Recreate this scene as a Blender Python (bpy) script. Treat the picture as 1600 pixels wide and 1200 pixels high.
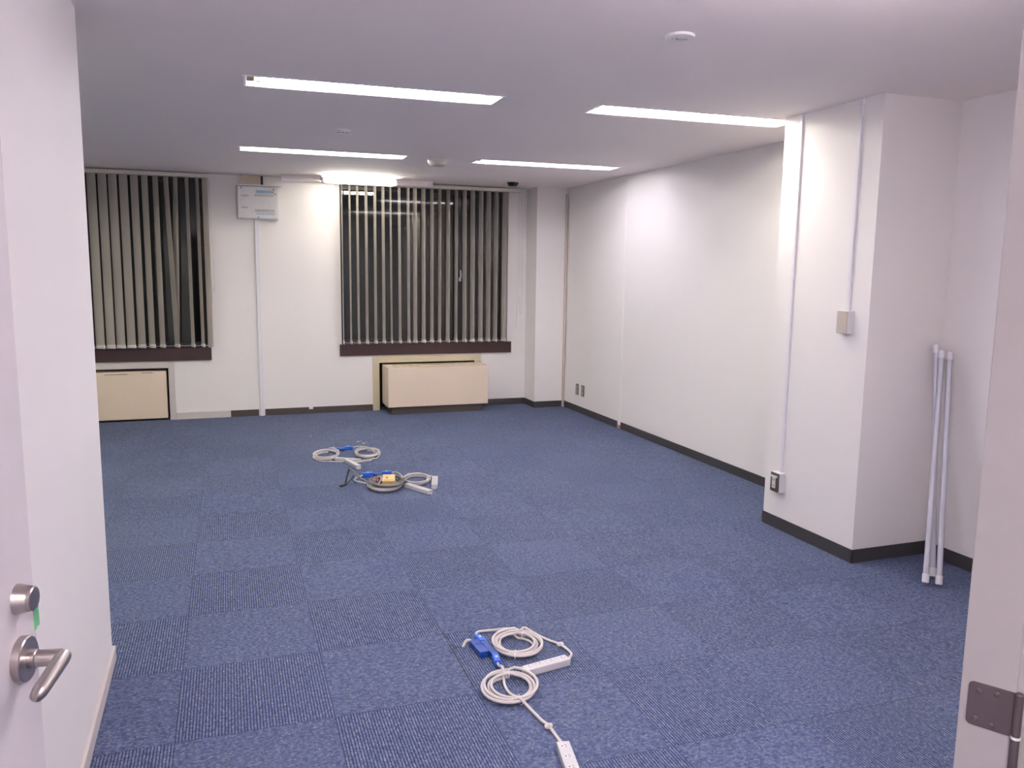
import bpy, bmesh, math, random
from mathutils import Vector, Matrix, Euler

for o in list(bpy.data.objects):
    bpy.data.objects.remove(o)
SC = bpy.context.scene
COL = SC.collection
PI = math.pi

# ------------------------------------------------------------------ camera
def camera():
    p, y, r = -0.1396, 0.3473, 0.0127
    f = Vector((math.sin(y) * math.cos(p), math.cos(y) * math.cos(p), math.sin(p)))
    rt = Vector((math.cos(y), -math.sin(y), 0))
    up = rt.cross(f)
    rt2 = rt * math.cos(r) + up * math.sin(r)
    up2 = -rt * math.sin(r) + up * math.cos(r)
    m = Matrix((rt2, up2, -f)).transposed().to_4x4()
    m.translation = Vector((0, 0, 1.4983))
    cd = bpy.data.cameras.new('camera')
    cd.sensor_width = 36.0
    cd.lens = 36.0 * 1275.87 / 1600.0
    cd.clip_start = 0.02
    co = bpy.data.objects.new('camera', cd)
    COL.objects.link(co)
    co.matrix_world = m
    SC.camera = co
camera()

# ------------------------------------------------------------------ world / exposure
W = bpy.data.worlds.new('night')
SC.world = W
W.use_nodes = True
W.node_tree.nodes['Background'].inputs[0].default_value = (0.20, 0.22, 0.30, 1)
W.node_tree.nodes['Background'].inputs[1].default_value = 0.02
VS = SC.view_settings
VS.view_transform = 'Standard'
VS.look = 'None'
VS.gamma = 1
VS.use_curve_mapping = False
VS.exposure = 1.42
COOL = (0.92, 0.90, 0.98)
WARM = (1.0, 0.965, 0.86)
MID = (0.95, 0.92, 0.95)
TUBE_POWER = 24.0          # emission strength of a ceiling tube

# ------------------------------------------------------------------ room numbers (metres)
H = 2.364
XR, YC, YW, XCOL = 3.592, 8.2125, 8.513, 3.232
XP, YP1, YP2, XA = 3.073, 3.248, 3.987, 3.570
XL, YL = -0.42, 3.274
J0 = Vector((1.268, 1.048, 0))        # right edge of the doorway
SD = Vector((0.51, -0.86, 0)).normalized()   # along the door reveal towards the corridor
WD = Vector((0.86, 0.51, 0)).normalized()    # along the entry wall

# ------------------------------------------------------------------ materials
def nm(name):
    m = bpy.data.materials.new(name)
    m.use_nodes = True
    return m, m.node_tree.nodes, m.node_tree.links, m.node_tree.nodes['Principled BSDF']

def plain(name, col, rough=0.5, metal=0.0, noise=0.03, scale=30, bump=0.0, spec=0.5):
    m, n, l, b = nm(name)
    b.inputs['Roughness'].default_value = rough
    b.inputs['Metallic'].default_value = metal
    b.inputs['Specular IOR Level'].default_value = spec
    tc = n.new('ShaderNodeTexCoord')
    nz = n.new('ShaderNodeTexNoise'); nz.inputs['Scale'].default_value = scale
    nz.inputs['Detail'].default_value = 4
    l.new(tc.outputs['Object'], nz.inputs['Vector'])
    mx = n.new('ShaderNodeMix'); mx.data_type = 'RGBA'
    mx.inputs['A'].default_value = tuple(c * (1 - noise) for c in col) + (1,)
    mx.inputs['B'].default_value = tuple(min(1, c * (1 + noise)) for c in col) + (1,)
    l.new(nz.outputs['Fac'], mx.inputs['Factor'])
    l.new(mx.outputs['Result'], b.inputs['Base Color'])
    if bump:
        bp = n.new('ShaderNodeBump'); bp.inputs['Strength'].default_value = bump
        bp.inputs['Distance'].default_value = 0.002
        l.new(nz.outputs['Fac'], bp.inputs['Height']); l.new(bp.outputs['Normal'], b.inputs['Normal'])
    return m

def wallpaper(name, col):
    m, n, l, b = nm(name)
    b.inputs['Roughness'].default_value = 0.72
    b.inputs['Specular IOR Level'].default_value = 0.3
    tc = n.new('ShaderNodeTexCoord')
    fine = n.new('ShaderNodeTexNoise'); fine.inputs['Scale'].default_value = 260
    fine.inputs['Detail'].default_value = 3
    big = n.new('ShaderNodeTexNoise'); big.inputs['Scale'].default_value = 1.3
    big.inputs['Detail'].default_value = 3
    l.new(tc.outputs['Object'], fine.inputs['Vector']); l.new(tc.outputs['Object'], big.inputs['Vector'])
    mx = n.new('ShaderNodeMix'); mx.data_type = 'RGBA'
    mx.inputs['A'].default_value = tuple(c * .975 for c in col) + (1,)
    mx.inputs['B'].default_value = tuple(min(1, c * 1.02) for c in col) + (1,)
    l.new(big.outputs['Fac'], mx.inputs['Factor'])
    l.new(mx.outputs['Result'], b.inputs['Base Color'])
    bp = n.new('ShaderNodeBump'); bp.inputs['Strength'].default_value = 0.12
    bp.inputs['Distance'].default_value = 0.001
    l.new(fine.outputs['Fac'], bp.inputs['Height']); l.new(bp.outputs['Normal'], b.inputs['Normal'])
    return m

def metal(name, col, rough, aniso=True):
    m, n, l, b = nm(name)
    b.inputs['Base Color'].default_value = col + (1,)
    b.inputs['Metallic'].default_value = 1
    tc = n.new('ShaderNodeTexCoord')
    mp = n.new('ShaderNodeMapping'); mp.inputs['Scale'].default_value = (4, 4, 900)
    nz = n.new('ShaderNodeTexNoise'); nz.inputs['Scale'].default_value = 1
    l.new(tc.outputs['Object'], mp.inputs['Vector']); l.new(mp.outputs['Vector'], nz.inputs['Vector'])
    mr = n.new('ShaderNodeMapRange')
    mr.inputs['To Min'].default_value = rough * .9; mr.inputs['To Max'].default_value = rough * 1.1
    l.new(nz.outputs['Fac'], mr.inputs['Value']); l.new(mr.outputs['Result'], b.inputs['Roughness'])
    return m

def emis(name, col, s):
    m, n, l, b = nm(name)
    b.inputs['Base Color'].default_value = (.9, .9, .9, 1)
    b.inputs['Emission Color'].default_value = col + (1,)
    b.inputs['Emission Strength'].default_value = s
    return m

def carpet():
    """50 cm ribbed carpet tiles, laid quarter-turned."""
    m, n, l, b = nm('blue ribbed carpet tiles')
    b.inputs['Roughness'].default_value = 0.95
    b.inputs['Specular IOR Level'].default_value = 0.15
    tc = n.new('ShaderNodeTexCoord')
    mp = n.new('ShaderNodeMapping'); mp.vector_type = 'TEXTURE'
    mp.inputs['Location'].default_value = (-0.1732, 2.614, 0)
    mp.inputs['Rotation'].default_value = (0, 0, -0.0128)
    mp.inputs['Scale'].default_value = (.5, .5, .5)
    l.new(tc.outputs['Object'], mp.inputs['Vector'])
    sp = n.new('ShaderNodeSeparateXYZ'); l.new(mp.outputs['Vector'], sp.inputs['Vector'])
    def M(op, a, bb=None, c=None):
        q = n.new('ShaderNodeMath'); q.operation = op
        for i, v in enumerate((a, bb, c)):
            if v is None: continue
            if isinstance(v, (int, float)): q.inputs[i].default_value = v
            else: l.new(v, q.inputs[i])
        return q.outputs[0]
    X, Y = sp.outputs['X'], sp.outputs['Y']
    fx, fy = M('FLOOR', X), M('FLOOR', Y)
    par = M('FLOORED_MODULO', M('ADD', fx, fy), 2)          # 0 = ribs run along Y
    def mix(f, a, bb):
        q = n.new('ShaderNodeMix'); q.data_type = 'FLOAT'
        l.new(f, q.inputs['Factor']); l.new(a, q.inputs['A']); l.new(bb, q.inputs['B'])
        return q.outputs['Result']
    U = mix(par, X, Y)      # across the ribs
    V = mix(par, Y, X)      # along the ribs
    NR = 50.0
    rib = M('MULTIPLY_ADD', M('COSINE', M('MULTIPLY', U, 2 * PI * NR)), -0.5, 0.5)   # 0 groove 1 crest
    # yarn flecks : stretched cells along the rib
    cv = n.new('ShaderNodeCombineXYZ')
    l.new(M('MULTIPLY', U, NR * 1.0), cv.inputs[0]); l.new(M('MULTIPLY', V, 32.0), cv.inputs[1])
    l.new(M('MULTIPLY_ADD', fx, 7.3, M('MULTIPLY', fy, 3.1)), cv.inputs[2])
    nz = n.new('ShaderNodeTexNoise'); nz.inputs['Scale'].default_value = 1.0
    nz.inputs['Detail'].default_value = 5; nz.inputs['Roughness'].default_value = .7
    l.new(cv.outputs[0], nz.inputs['Vector'])
    wn = n.new('ShaderNodeTexVoronoi'); wn.inputs['Scale'].default_value = 3.0
    l.new(cv.outputs[0], wn.inputs['Vector'])
    cr = n.new('ShaderNodeValToRGB')
    e = cr.color_ramp.elements
    e[0].position = .30; e[0].color = (0.035, 0.045, 0.105, 1)
    e[1].position = .76; e[1].color = (0.30, 0.32, 0.44, 1)
    for pos, c in ((.42, (0.068, 0.092, 0.185, 1)), (.53, (0.105, 0.132, 0.240, 1)), (.64, (0.165, 0.195, 0.315, 1))):
        k = e.new(pos); k.color = c
    l.new(nz.outputs['Fac'], cr.inputs['Fac'])
    # rare warm / pale flecks
    fl = n.new('ShaderNodeValToRGB')
    fl.color_ramp.elements[0].position = .93; fl.color_ramp.elements[0].color = (0, 0, 0, 1)
    fl.color_ramp.elements[1].position = .97; fl.color_ramp.elements[1].color = (1, 1, 1, 1)
    sc = n.new('ShaderNodeSeparateColor'); l.new(wn.outputs['Color'], sc.inputs[0])
    l.new(sc.outputs[0], fl.inputs['Fac'])
    m1 = n.new('ShaderNodeMix'); m1.data_type = 'RGBA'
    l.new(fl.outputs['Color'], m1.inputs['Factor']); l.new(cr.outputs['Color'], m1.inputs['A'])
    m1.inputs['B'].default_value = (0.27, 0.27, 0.29, 1)
    # groove shade between the ribs painted into the colour, strong on rib tiles
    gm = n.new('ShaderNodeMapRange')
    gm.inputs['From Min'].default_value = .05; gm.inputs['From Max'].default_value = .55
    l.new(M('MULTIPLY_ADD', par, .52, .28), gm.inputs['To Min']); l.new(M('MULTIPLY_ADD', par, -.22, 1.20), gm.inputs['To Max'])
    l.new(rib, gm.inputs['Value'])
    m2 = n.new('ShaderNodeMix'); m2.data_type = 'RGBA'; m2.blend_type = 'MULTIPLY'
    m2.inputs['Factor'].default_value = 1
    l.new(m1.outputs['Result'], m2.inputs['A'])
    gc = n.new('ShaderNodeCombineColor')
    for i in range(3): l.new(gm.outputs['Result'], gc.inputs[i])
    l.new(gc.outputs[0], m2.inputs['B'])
    # tile joints
    dx = M('ABSOLUTE', M('SUBTRACT', M('FRACT', X), .5)); dy = M('ABSOLUTE', M('SUBTRACT', M('FRACT', Y), .5))
    edge = M('GREATER_THAN', M('MAXIMUM', dx, dy), .4965)
    m3 = n.new('ShaderNodeMix'); m3.data_type = 'RGBA'
    l.new(M('MULTIPLY', edge, .55), m3.inputs['Factor']); l.new(m2.outputs['Result'], m3.inputs['A'])
    m3.inputs['B'].default_value = (.015, .022, .055, 1)
    # dust and wear
    dn = n.new('ShaderNodeTexNoise'); dn.inputs['Scale'].default_value = .8; dn.inputs['Detail'].default_value = 4
    l.new(tc.outputs['Object'], dn.inputs['Vector'])
    m4 = n.new('ShaderNodeMix'); m4.data_type = 'RGBA'
    dm = n.new('ShaderNodeMapRange'); dm.inputs['From Min'].default_value = .35; dm.inputs['From Max'].default_value = .7
    dm.inputs['To Min'].default_value = .02; dm.inputs['To Max'].default_value = .12
    l.new(dn.outputs['Fac'], dm.inputs['Value']); l.new(dm.outputs['Result'], m4.inputs['Factor'])
    l.new(m3.outputs['Result'], m4.inputs['A']); m4.inputs['B'].default_value = (.24, .25, .30, 1)
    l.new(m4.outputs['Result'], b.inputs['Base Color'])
    bp = n.new('ShaderNodeBump'); bp.inputs['Strength'].default_value = .6; bp.inputs['Distance'].default_value = .002
    hh = M('ADD', rib, M('MULTIPLY', nz.outputs['Fac'], .8))
    l.new(hh, bp.inputs['Height']); l.new(bp.outputs['Normal'], b.inputs['Normal'])
    return m

def glass(name):
    m, n, l, b = nm(name)
    n.remove(b)
    out = n['Material Output']
    gl = n.new('ShaderNodeBsdfGlossy'); gl.inputs['Roughness'].default_value = .03
    tr = n.new('ShaderNodeBsdfTransparent'); tr.inputs[0].default_value = (.82, .85, .84, 1)
    fr = n.new('ShaderNodeFresnel'); fr.inputs[0].default_value = 1.6
    mx = n.new('ShaderNodeMixShader')
    l.new(fr.outputs[0], mx.inputs[0]); l.new(tr.outputs[0], mx.inputs[1]); l.new(gl.outputs[0], mx.inputs[2])
    l.new(mx.outputs[0], out.inputs[0])
    return m

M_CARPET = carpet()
M_WALL = wallpaper('white vinyl wallpaper', (0.86, 0.815, 0.80))
M_CEIL = wallpaper('white ceiling board', (0.93, 0.85, 0.82))
M_BASE = plain('charcoal vinyl baseboard', (.055, .050, .052), .45)
M_BASEBR = plain('brown vinyl baseboard', (.075, .055, .052), .5)
M_BASEW = plain('off white skirting', (.62, .56, .54), .5)
M_SILL = plain('dark brown painted sill', (.052, .022, .023), .45)
M_FRAME = plain('dark bronze window frame', (.030, .022, .024), .4)
M_GLASS = glass('window glass')
M_VANE = plain('beige blind fabric', (.80, .745, .70), .85, noise=.06, scale=200)
M_RAIL = plain('ivory blind rail', (.70, .66, .58), .5)
M_CREAM = plain('cream painted steel', (.80, .66, .52), .42)
M_CREAMD = plain('cream frame enamel', (.62, .54, .38), .45)
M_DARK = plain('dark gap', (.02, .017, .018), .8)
M_PLAST = plain('white plastic', (.74, .72, .72), .38)
M_PLASTB = plain('pale blue grey duct plastic', (.79, .77, .81), .4)
M_BEIGEP = plain('beige plastic plate', (.52, .46, .41), .45)
M_GREYP = plain('grey metal outlet plate', (.12, .11, .11), .35, metal=.3)
M_SLOT = plain('black slot', (.01, .01, .01), .6)
M_LABEL = plain('pale blue label strip', (.30, .46, .58), .5)
M_LABEL2 = plain('pale label strip', (.50, .58, .64), .5)
M_STEEL = metal('brushed stainless steel', (.46, .41, .40), .30)
M_HINGE = plain('brown grey hinge metal', (.16, .12, .125), .42, metal=.6)
M_DOOR = plain('pale mauve door paint', (.60, .555, .575), .55)
M_JAMB = plain('pinkish grey frame paint', (.40, .365, .37), .5)
M_GREEN = plain('green masking tape', (.16, .48, .22), .6)
M_CORD = plain('off white vinyl cord', (.60, .55, .53), .45)
M_STRIP = plain('white power strip plastic', (.56, .54, .56), .35)
M_FACE = plain('outlet face plastic', (.60, .58, .60), .35)
M_BLUE = plain('bright blue connector plastic', (.015, .13, .68), .35)
M_BLUED = plain('dark blue connector plastic', (.012, .055, .30), .35)
M_GREYC = plain('grey sheathed cable', (.19, .18, .17), .5)
M_BLACKC = plain('black cable sleeve', (.03, .028, .03), .5)
M_TIE = plain('clear nylon tie', (.85, .85, .88), .25)
M_YEL = plain('yellowed junction box plastic', (.72, .48, .20), .45)
M_RED = plain('red wire', (.45, .06, .05), .4)
M_COPPER = plain('brown ballast', (.32, .15, .10), .5)
M_HOUS = plain('white reflector enamel', (.82, .80, .80), .35)
M_LEDTUBE = plain('frosted led tube', (.58, .58, .655), .28)
M_LEDBACK = plain('silver grey tube back', (.66, .66, .72), .35)
M_CAP = plain('white tube end cap', (.80, .77, .80), .35)
M_BLKDOME = plain('black camera dome', (.012, .012, .018), .15)
M_PAPER = plain('paper scrap', (.80, .78, .74), .8)
M_OUTSIDE = plain('dark facade outside', (.05, .05, .055), .8)

# ------------------------------------------------------------------ mesh helpers
def bm_box(bm, lo, hi, bev=0.0, rot=None, pivot=None):
    """axis-aligned box lo..hi, optional bevel, optional rotation matrix about pivot"""
    t = bmesh.new()
    bmesh.ops.create_cube(t, size=1)
    s = [hi[i] - lo[i] for i in range(3)]
    c = [(hi[i] + lo[i]) / 2 for i in range(3)]
    for v in t.verts:
        v.co = Vector((v.co.x * s[0] + c[0], v.co.y * s[1] + c[1], v.co.z * s[2] + c[2]))
    if bev:
        bmesh.ops.bevel(t, geom=list(t.edges), offset=min(bev, min(s) * .45), segments=2, affect='EDGES', profile=.6)
    if rot is not None:
        pv = Vector(pivot) if pivot is not None else Vector(c)
        for v in t.verts:
            v.co = pv + rot @ (v.co - pv)
    merge(bm, t)

def merge(bm, t):
    me = bpy.data.meshes.new('tmp'); t.to_mesh(me); t.free(); bm.from_mesh(me); bpy.data.meshes.remove(me)

def rz(a): return Matrix.Rotation(a, 3, 'Z')

def frame_box(bm, o, ax, lo, hi, bev=0.0):
    """box in a local frame: o origin, ax = (X,Y,Z) unit vectors"""
    R = Matrix((ax[0], ax[1], ax[2])).transposed()
    t = bmesh.new(); bm_box(t, lo, hi, bev)
    for v in t.verts: v.co = Vector(o) + R @ v.co
    merge(bm, t)

def bm_tube(bm, pts, r, seg=10, cap=True, rr=None):
    pts = [Vector(p) for p in pts]
    n = len(pts); rings = []
    prev = None
    for i, p in enumerate(pts):
        d = (pts[min(i + 1, n - 1)] - pts[max(i - 1, 0)]).normalized()
        if prev is None:
            a = Vector((0, 0, 1)) if abs(d.z) < .9 else Vector((1, 0, 0))
            u = d.cross(a).normalized()
        else:
            u = (prev - d * prev.dot(d)).normalized()
        prev = u
        w = d.cross(u)
        R = rr[i] if rr else r
        rings.append([bm.verts.new(p + (u * math.cos(2 * PI * k / seg) + w * math.sin(2 * PI * k / seg)) * R) for k in range(seg)])
    for a, b in zip(rings, rings[1:]):
        for k in range(seg):
            f = bm.faces.new((a[k], a[(k + 1) % seg], b[(k + 1) % seg], b[k])); f.smooth = True
    if cap:
        bm.faces.new(list(reversed(rings[0]))); bm.faces.new(rings[-1])

def smooth_path(pts, n=8):
    """Catmull-Rom"""
    P = [Vector(p) for p in pts]
    P = [P[0] * 2 - P[1]] + P + [P[-1] * 2 - P[-2]]
    out = []
    for i in range(1, len(P) - 2):
        a, b, c, d = P[i - 1:i + 3]
        for k in range(n):
            t = k / n
            out.append(.5 * ((2 * b) + (c - a) * t + (2 * a - 5 * b + 4 * c - d) * t * t + (-a + 3 * b - 3 * c + d) * t ** 3))
    out.append(P[-2])
    return out

def bm_lathe(bm, prof, o, axis=(0, 0, 1), seg=32):
    """prof: list of (radius, height along axis)"""
    ax = Vector(axis).normalized()
    a = Vector((0, 0, 1)) if abs(ax.z) < .9 else Vector((1, 0, 0))
    u = ax.cross(a).normalized(); w = ax.cross(u)
    o = Vector(o); rings = []
    for r, h in prof:
        if r < 1e-6:
            rings.append([bm.verts.new(o + ax * h)])
        else:
            rings.append([bm.verts.new(o + ax * h + (u * math.cos(2 * PI * k / seg) + w * math.sin(2 * PI * k / seg)) * r) for k in range(seg)])
    for a, b in zip(rings, rings[1:]):
        for k in range(seg):
            k2 = (k + 1) % seg
            if len(a) == 1 and len(b) == 1: continue
            if len(a) == 1: f = bm.faces.new((a[0], b[k2], b[k]))
            elif len(b) == 1: f = bm.faces.new((a[k], a[k2], b[0]))
            else: f = bm.faces.new((a[k], a[k2], b[k2], b[k]))
            f.smooth = True

def link(name, bm, mat, parent=None, origin=None, sharp=35):
    """ONE mesh object; geometry given in world coordinates"""
    bmesh.ops.recalc_face_normals(bm, faces=bm.faces)
    me = bpy.data.meshes.new(name)
    if parent is not None:
        base = parent
        off = Vector((0, 0, 0))
        while base is not None:
            off += Vector(base.location); base = base.parent
    elif origin is not None: off = Vector(origin)
    else: off = Vector((0, 0, 0))
    loc = Vector((0, 0, 0)) if parent is not None else off
    for v in bm.verts: v.co -= off
    bm.to_mesh(me); bm.free()
    if any(p.use_smooth for p in me.polygons):
        try: me.set_sharp_from_angle(angle=math.radians(sharp))
        except Exception: pass
    if isinstance(mat, (list, tuple)):
        for q in mat: me.materials.append(q)
    else: me.materials.append(mat)
    o = bpy.data.objects.new(name, me)
    COL.objects.link(o)
    o.location = loc
    if parent is not None: o.parent = parent
    return o

def tag(o, label=None, cat=None, group=None, kind=None):
    if label: o['label'] = label
    if cat: o['category'] = cat
    if group: o['group'] = group
    if kind: o['kind'] = kind
    return o

def thing(name, loc, label, cat, group=None, kind=None):
    o = bpy.data.objects.new(name, None)
    COL.objects.link(o); o.location = loc; o.empty_display_size = .05
    return tag(o, label, cat, group, kind)

def box_obj(name, lo, hi, mat, parent=None, bev=0.0, origin=None):
    bm = bmesh.new(); bm_box(bm, lo, hi, bev)
    if parent is None and origin is None:
        origin = ((lo[0] + hi[0]) / 2, (lo[1] + hi[1]) / 2, lo[2])
    return link(name, bm, mat, parent, origin)

def holed_slab(outer, holes, to3d, depth_vec):
    """polygon with holes filled flat, then thickened along depth_vec"""
    bm = bmesh.new()
    edges = []
    for loop in [outer] + holes:
        vs = [bm.verts.new(to3d(*p)) for p in loop]
        edges += [bm.edges.new((vs[i], vs[(i + 1) % len(vs)])) for i in range(len(vs))]
    bmesh.ops.triangle_fill(bm, use_beauty=True, use_dissolve=False, edges=edges)
    faces = list(bm.faces)
    ret = bmesh.ops.extrude_face_region(bm, geom=faces, use_keep_orig=True)
    for v in [g for g in ret['geom'] if isinstance(g, bmesh.types.BMVert)]:
        v.co += Vector(depth_vec)
    return bm

def rect(x0, y0, x1, y1): return [(x0, y0), (x1, y0), (x1, y1), (x0, y1)]

def rrect(cx, cy, w, h, a):
    c, s = math.cos(a), math.sin(a)
    return [(cx + c * u - s * v, cy + s * u + c * v) for u, v in ((-w / 2, -h / 2), (w / 2, -h / 2), (w / 2, h / 2), (-w / 2, h / 2))]

# ================================================================== SETTING
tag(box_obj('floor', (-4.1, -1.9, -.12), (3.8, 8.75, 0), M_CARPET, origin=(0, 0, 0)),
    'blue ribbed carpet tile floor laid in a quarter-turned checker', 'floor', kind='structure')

TW, TD = 1.24, .215          # troffer opening
LA = -0.03
TROFFERS = [(.785, 4.185), (2.578, 4.150), (.822, 6.560), (2.637, 6.500), (-1.75, 6.55), (-1.75, 4.2), (-.05, -.80)]
ceil_bm = holed_slab(rect(-4.1, -1.9, 3.8, 8.75), [rrect(x, y, TW, TD, LA) for x, y in TROFFERS],
                     lambda x, y: (x, y, H), (0, 0, .1))
tag(link('ceiling', ceil_bm, M_CEIL), 'flat white ceiling with recessed light openings', 'ceiling', kind='structure')

# window wall ------------------------------------------------------
WIN1 = (-2.10, .70, -.085, 2.33)
WIN2 = (1.205, .70, 3.015, 2.33)
REC1 = (-2.0, .0, -.455, .515)
REC2 = (1.585, .0, 2.64, .510)
WT = .22
outer = [(-4.1, 0), (REC1[0], 0), (REC1[0], REC1[3]), (REC1[2], REC1[3]), (REC1[2], 0),
         (REC2[0], 0), (REC2[0], REC2[3]), (REC2[2], REC2[3]), (REC2[2], 0), (3.8, 0), (3.8, H), (-4.1, H)]
wb = holed_slab(outer, [rect(*WIN1), rect(*WIN2)], lambda x, z: (x, YW, z), (0, WT, 0))
tag(link('wall_back', wb, M_WALL), 'white window wall at the far end of the room', 'wall', kind='structure')
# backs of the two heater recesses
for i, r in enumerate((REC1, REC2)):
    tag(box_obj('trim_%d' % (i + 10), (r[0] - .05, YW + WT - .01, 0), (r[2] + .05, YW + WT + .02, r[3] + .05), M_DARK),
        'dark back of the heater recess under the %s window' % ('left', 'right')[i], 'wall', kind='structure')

def prism(name, poly, z0, z1, mat, label, cat='wall', kind='structure'):
    bm = bmesh.new()
    vs = [bm.verts.new((x, y, z0)) for x, y in poly]
    f = bm.faces.new(vs)
    ret = bmesh.ops.extrude_face_region(bm, geom=[f], use_keep_orig=True)
    for v in [g for g in ret['geom'] if isinstance(g, bmesh.types.BMVert)]: v.co.z = z1
    bmesh.ops.triangulate(bm, faces=[q for q in bm.faces if len(q.verts) > 4])
    return tag(link(name, bm, mat), label, cat, kind=kind)

YS = 6.885
prism('wall_right', [(XR, YP2), (XR, YS - .02), (XR - .006, YS), (XR - .006, YC), (XCOL, YC), (XCOL, YW), (3.8, YW), (3.8, YP2)],
      0, H, M_WALL, 'long white right wall with the far corner column')
prism('wall_pillar', [(XP, YP1), (XP, YP2), (3.8, YP2), (3.8, YP1)], 0, H, M_WALL, 'white square pillar projecting from the right wall')
ej = J0 + WD * 2.72
prism('wall_alcove', [(XA, YP1), (XA, 2.2), (3.8, 2.2), (3.8, YP1)], 0, H, M_WALL, 'white alcove wall between pillar and doorway')
prism('wall_left', [(XL, YL), (XL, .35), (XL - .13, .30), (XL - .13, YL - .13), (-4.1, YL - .13), (-4.1, YL)], 0, H, M_WALL,
      'white partition wall beside the open door')
prism('wall_far_left', [(-4.0, YL), (-4.0, YW), (-4.1, YW), (-4.1, YL)], 0, H, M_WALL, 'white wall closing the hidden left bay')
# entry wall (angled), right of the door
a0 = J0 + WD * .05
a1 = J0 + WD * 2.75
prism('wall_entry', [(a0.x, a0.y), (a1.x, a1.y), (a1.x + SD.x * .1, a1.y + SD.y * .1), (a0.x + SD.x * .1, a0.y + SD.y * .1)],
      0, H, M_WALL, 'white angled entry wall right of the doorway')
# header above the doorway and corridor shell
h0 = Vector((-.40, .16, 0)); h1 = J0 + WD * .05
prism('wall_header', [(h0.x, h0.y), (h1.x, h1.y), (h1.x + SD.x * .1, h1.y + SD.y * .1), (h0.x + SD.x * .1, h0.y + SD.y * .1)],
      2.06, H, M_WALL, 'white wall above the doorway')
prism('wall_corridor', [(-1.6, -1.6), (3.7, -1.6), (3.7, -1.7), (-1.6, -1.7)], 0, H, M_WALL, 'corridor wall behind the camera')
prism('wall_corridor_side', [(-1.6, -1.6), (-1.7, -1.6), (-1.7, .35), (-1.6, .35)], 0, H, M_WALL, 'corridor end wall left of the camera')
prism('wall_corridor_end', [(3.7, -1.7), (3.8, -1.7), (3.8, 2.2), (3.7, 2.2)], 0, H, M_WALL, 'corridor end wall right of the camera')
prism('wall_corridor_front', [(-1.6, .30), (XL - .13, .30), (XL - .13, .40), (-1.6, .40)], 0, H, M_WALL, 'corridor wall left of the doorway')

# baseboards -------------------------------------------------------
def baseboard(name, pts, h, mat, label, t=.006, side=1, cut=None):
    """strip following a polyline on the floor; side = which side of the line it grows to"""
    bm = bmesh.new()
    for a, b in zip(pts, pts[1:]):
        a = Vector((a[0], a[1], 0)); b = Vector((b[0], b[1], 0))
        d = (b - a).normalized(); nn = Vector((-d.y, d.x, 0)) * side
        L = (b - a).length
        frame_box(bm, a, (d, nn, Vector((0, 0, 1))), (-0.0, 0, 0), (L + (t if b != Vector((pts[-1][0], pts[-1][1], 0)) else 0), t, h), .0015)
    return tag(link(name, bm, mat), label, 'baseboard', kind='structure')
BH = .068
baseboard('baseboard_right', [(XR, YP2), (XR, YS - .03)], BH, M_BASE, 'charcoal baseboard along the near part of the right wall', side=1)
baseboard('baseboard_right_far', [(XR - .006, YS + .03), (XR - .006, YC), (XCOL, YC), (XCOL, YW), (2.66, YW)], BH, M_BASE,
          'charcoal baseboard round the far corner column', side=1)
bmp = bmesh.new()
bm_box(bmp, (XP - .006, YP1 - .006, 0), (XP, YP2 + .006, .072), .0015)
bm_box(bmp, (XP - .006, YP1 - .006, 0), (XA - .006, YP1, .072), .0015)
tag(link('baseboard_pillar', bmp, M_BASE), 'charcoal baseboard round the pillar', 'baseboard', kind='structure')
tag(box_obj('baseboard_alcove', (XA - .006, 2.2, 0), (XA, YP1, .072), M_BASE, bev=.0015), 'charcoal baseboard of the alcove', 'baseboard', kind='structure')
tag(box_obj('baseboard_back', (.427, YW - .007, 0), (1.518, YW, .066), M_BASEBR, bev=.0015), 'brown baseboard between trunking and right heater', 'baseboard', kind='structure')
tag(box_obj('baseboard_middle', (.098, YW - .007, 0), (.366, YW, .066), M_BASEBR, bev=.0015), 'short brown baseboard left of the white trunking', 'baseboard', kind='structure')
tag(box_obj('baseboard_white', (-.405, YW - .009, 0), (.097, YW, .066), M_BASEW, bev=.0015), 'off white baseboard beside the left heater', 'baseboard', kind='structure')
bml = bmesh.new()
bm_box(bml, (XL, .36, 0), (XL + .012, YL + .012, .056), .002)
bm_box(bml, (-1.5, YL, 0), (XL + .012, YL + .012, .056), .002)
tag(link('baseboard_left', bml, M_BASEW), 'pale grey baseboard of the left partition', 'baseboard', kind='structure')
tag(box_obj('trim_1', (.86, YW - .010, .045), (.90, YW, .085), M_WALL, bev=.001), 'small white patch over the brown baseboard', 'trim', kind='structure')
tag(box_obj('trim_2', (XR - .012, YS - .028, .0), (XR - .001, YS + .028, .035), plain('bare plywood strip', (.42, .24, .14), .7), bev=.001),
    'bare wood strip in the gap of the right baseboard', 'trim', kind='structure')

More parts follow.
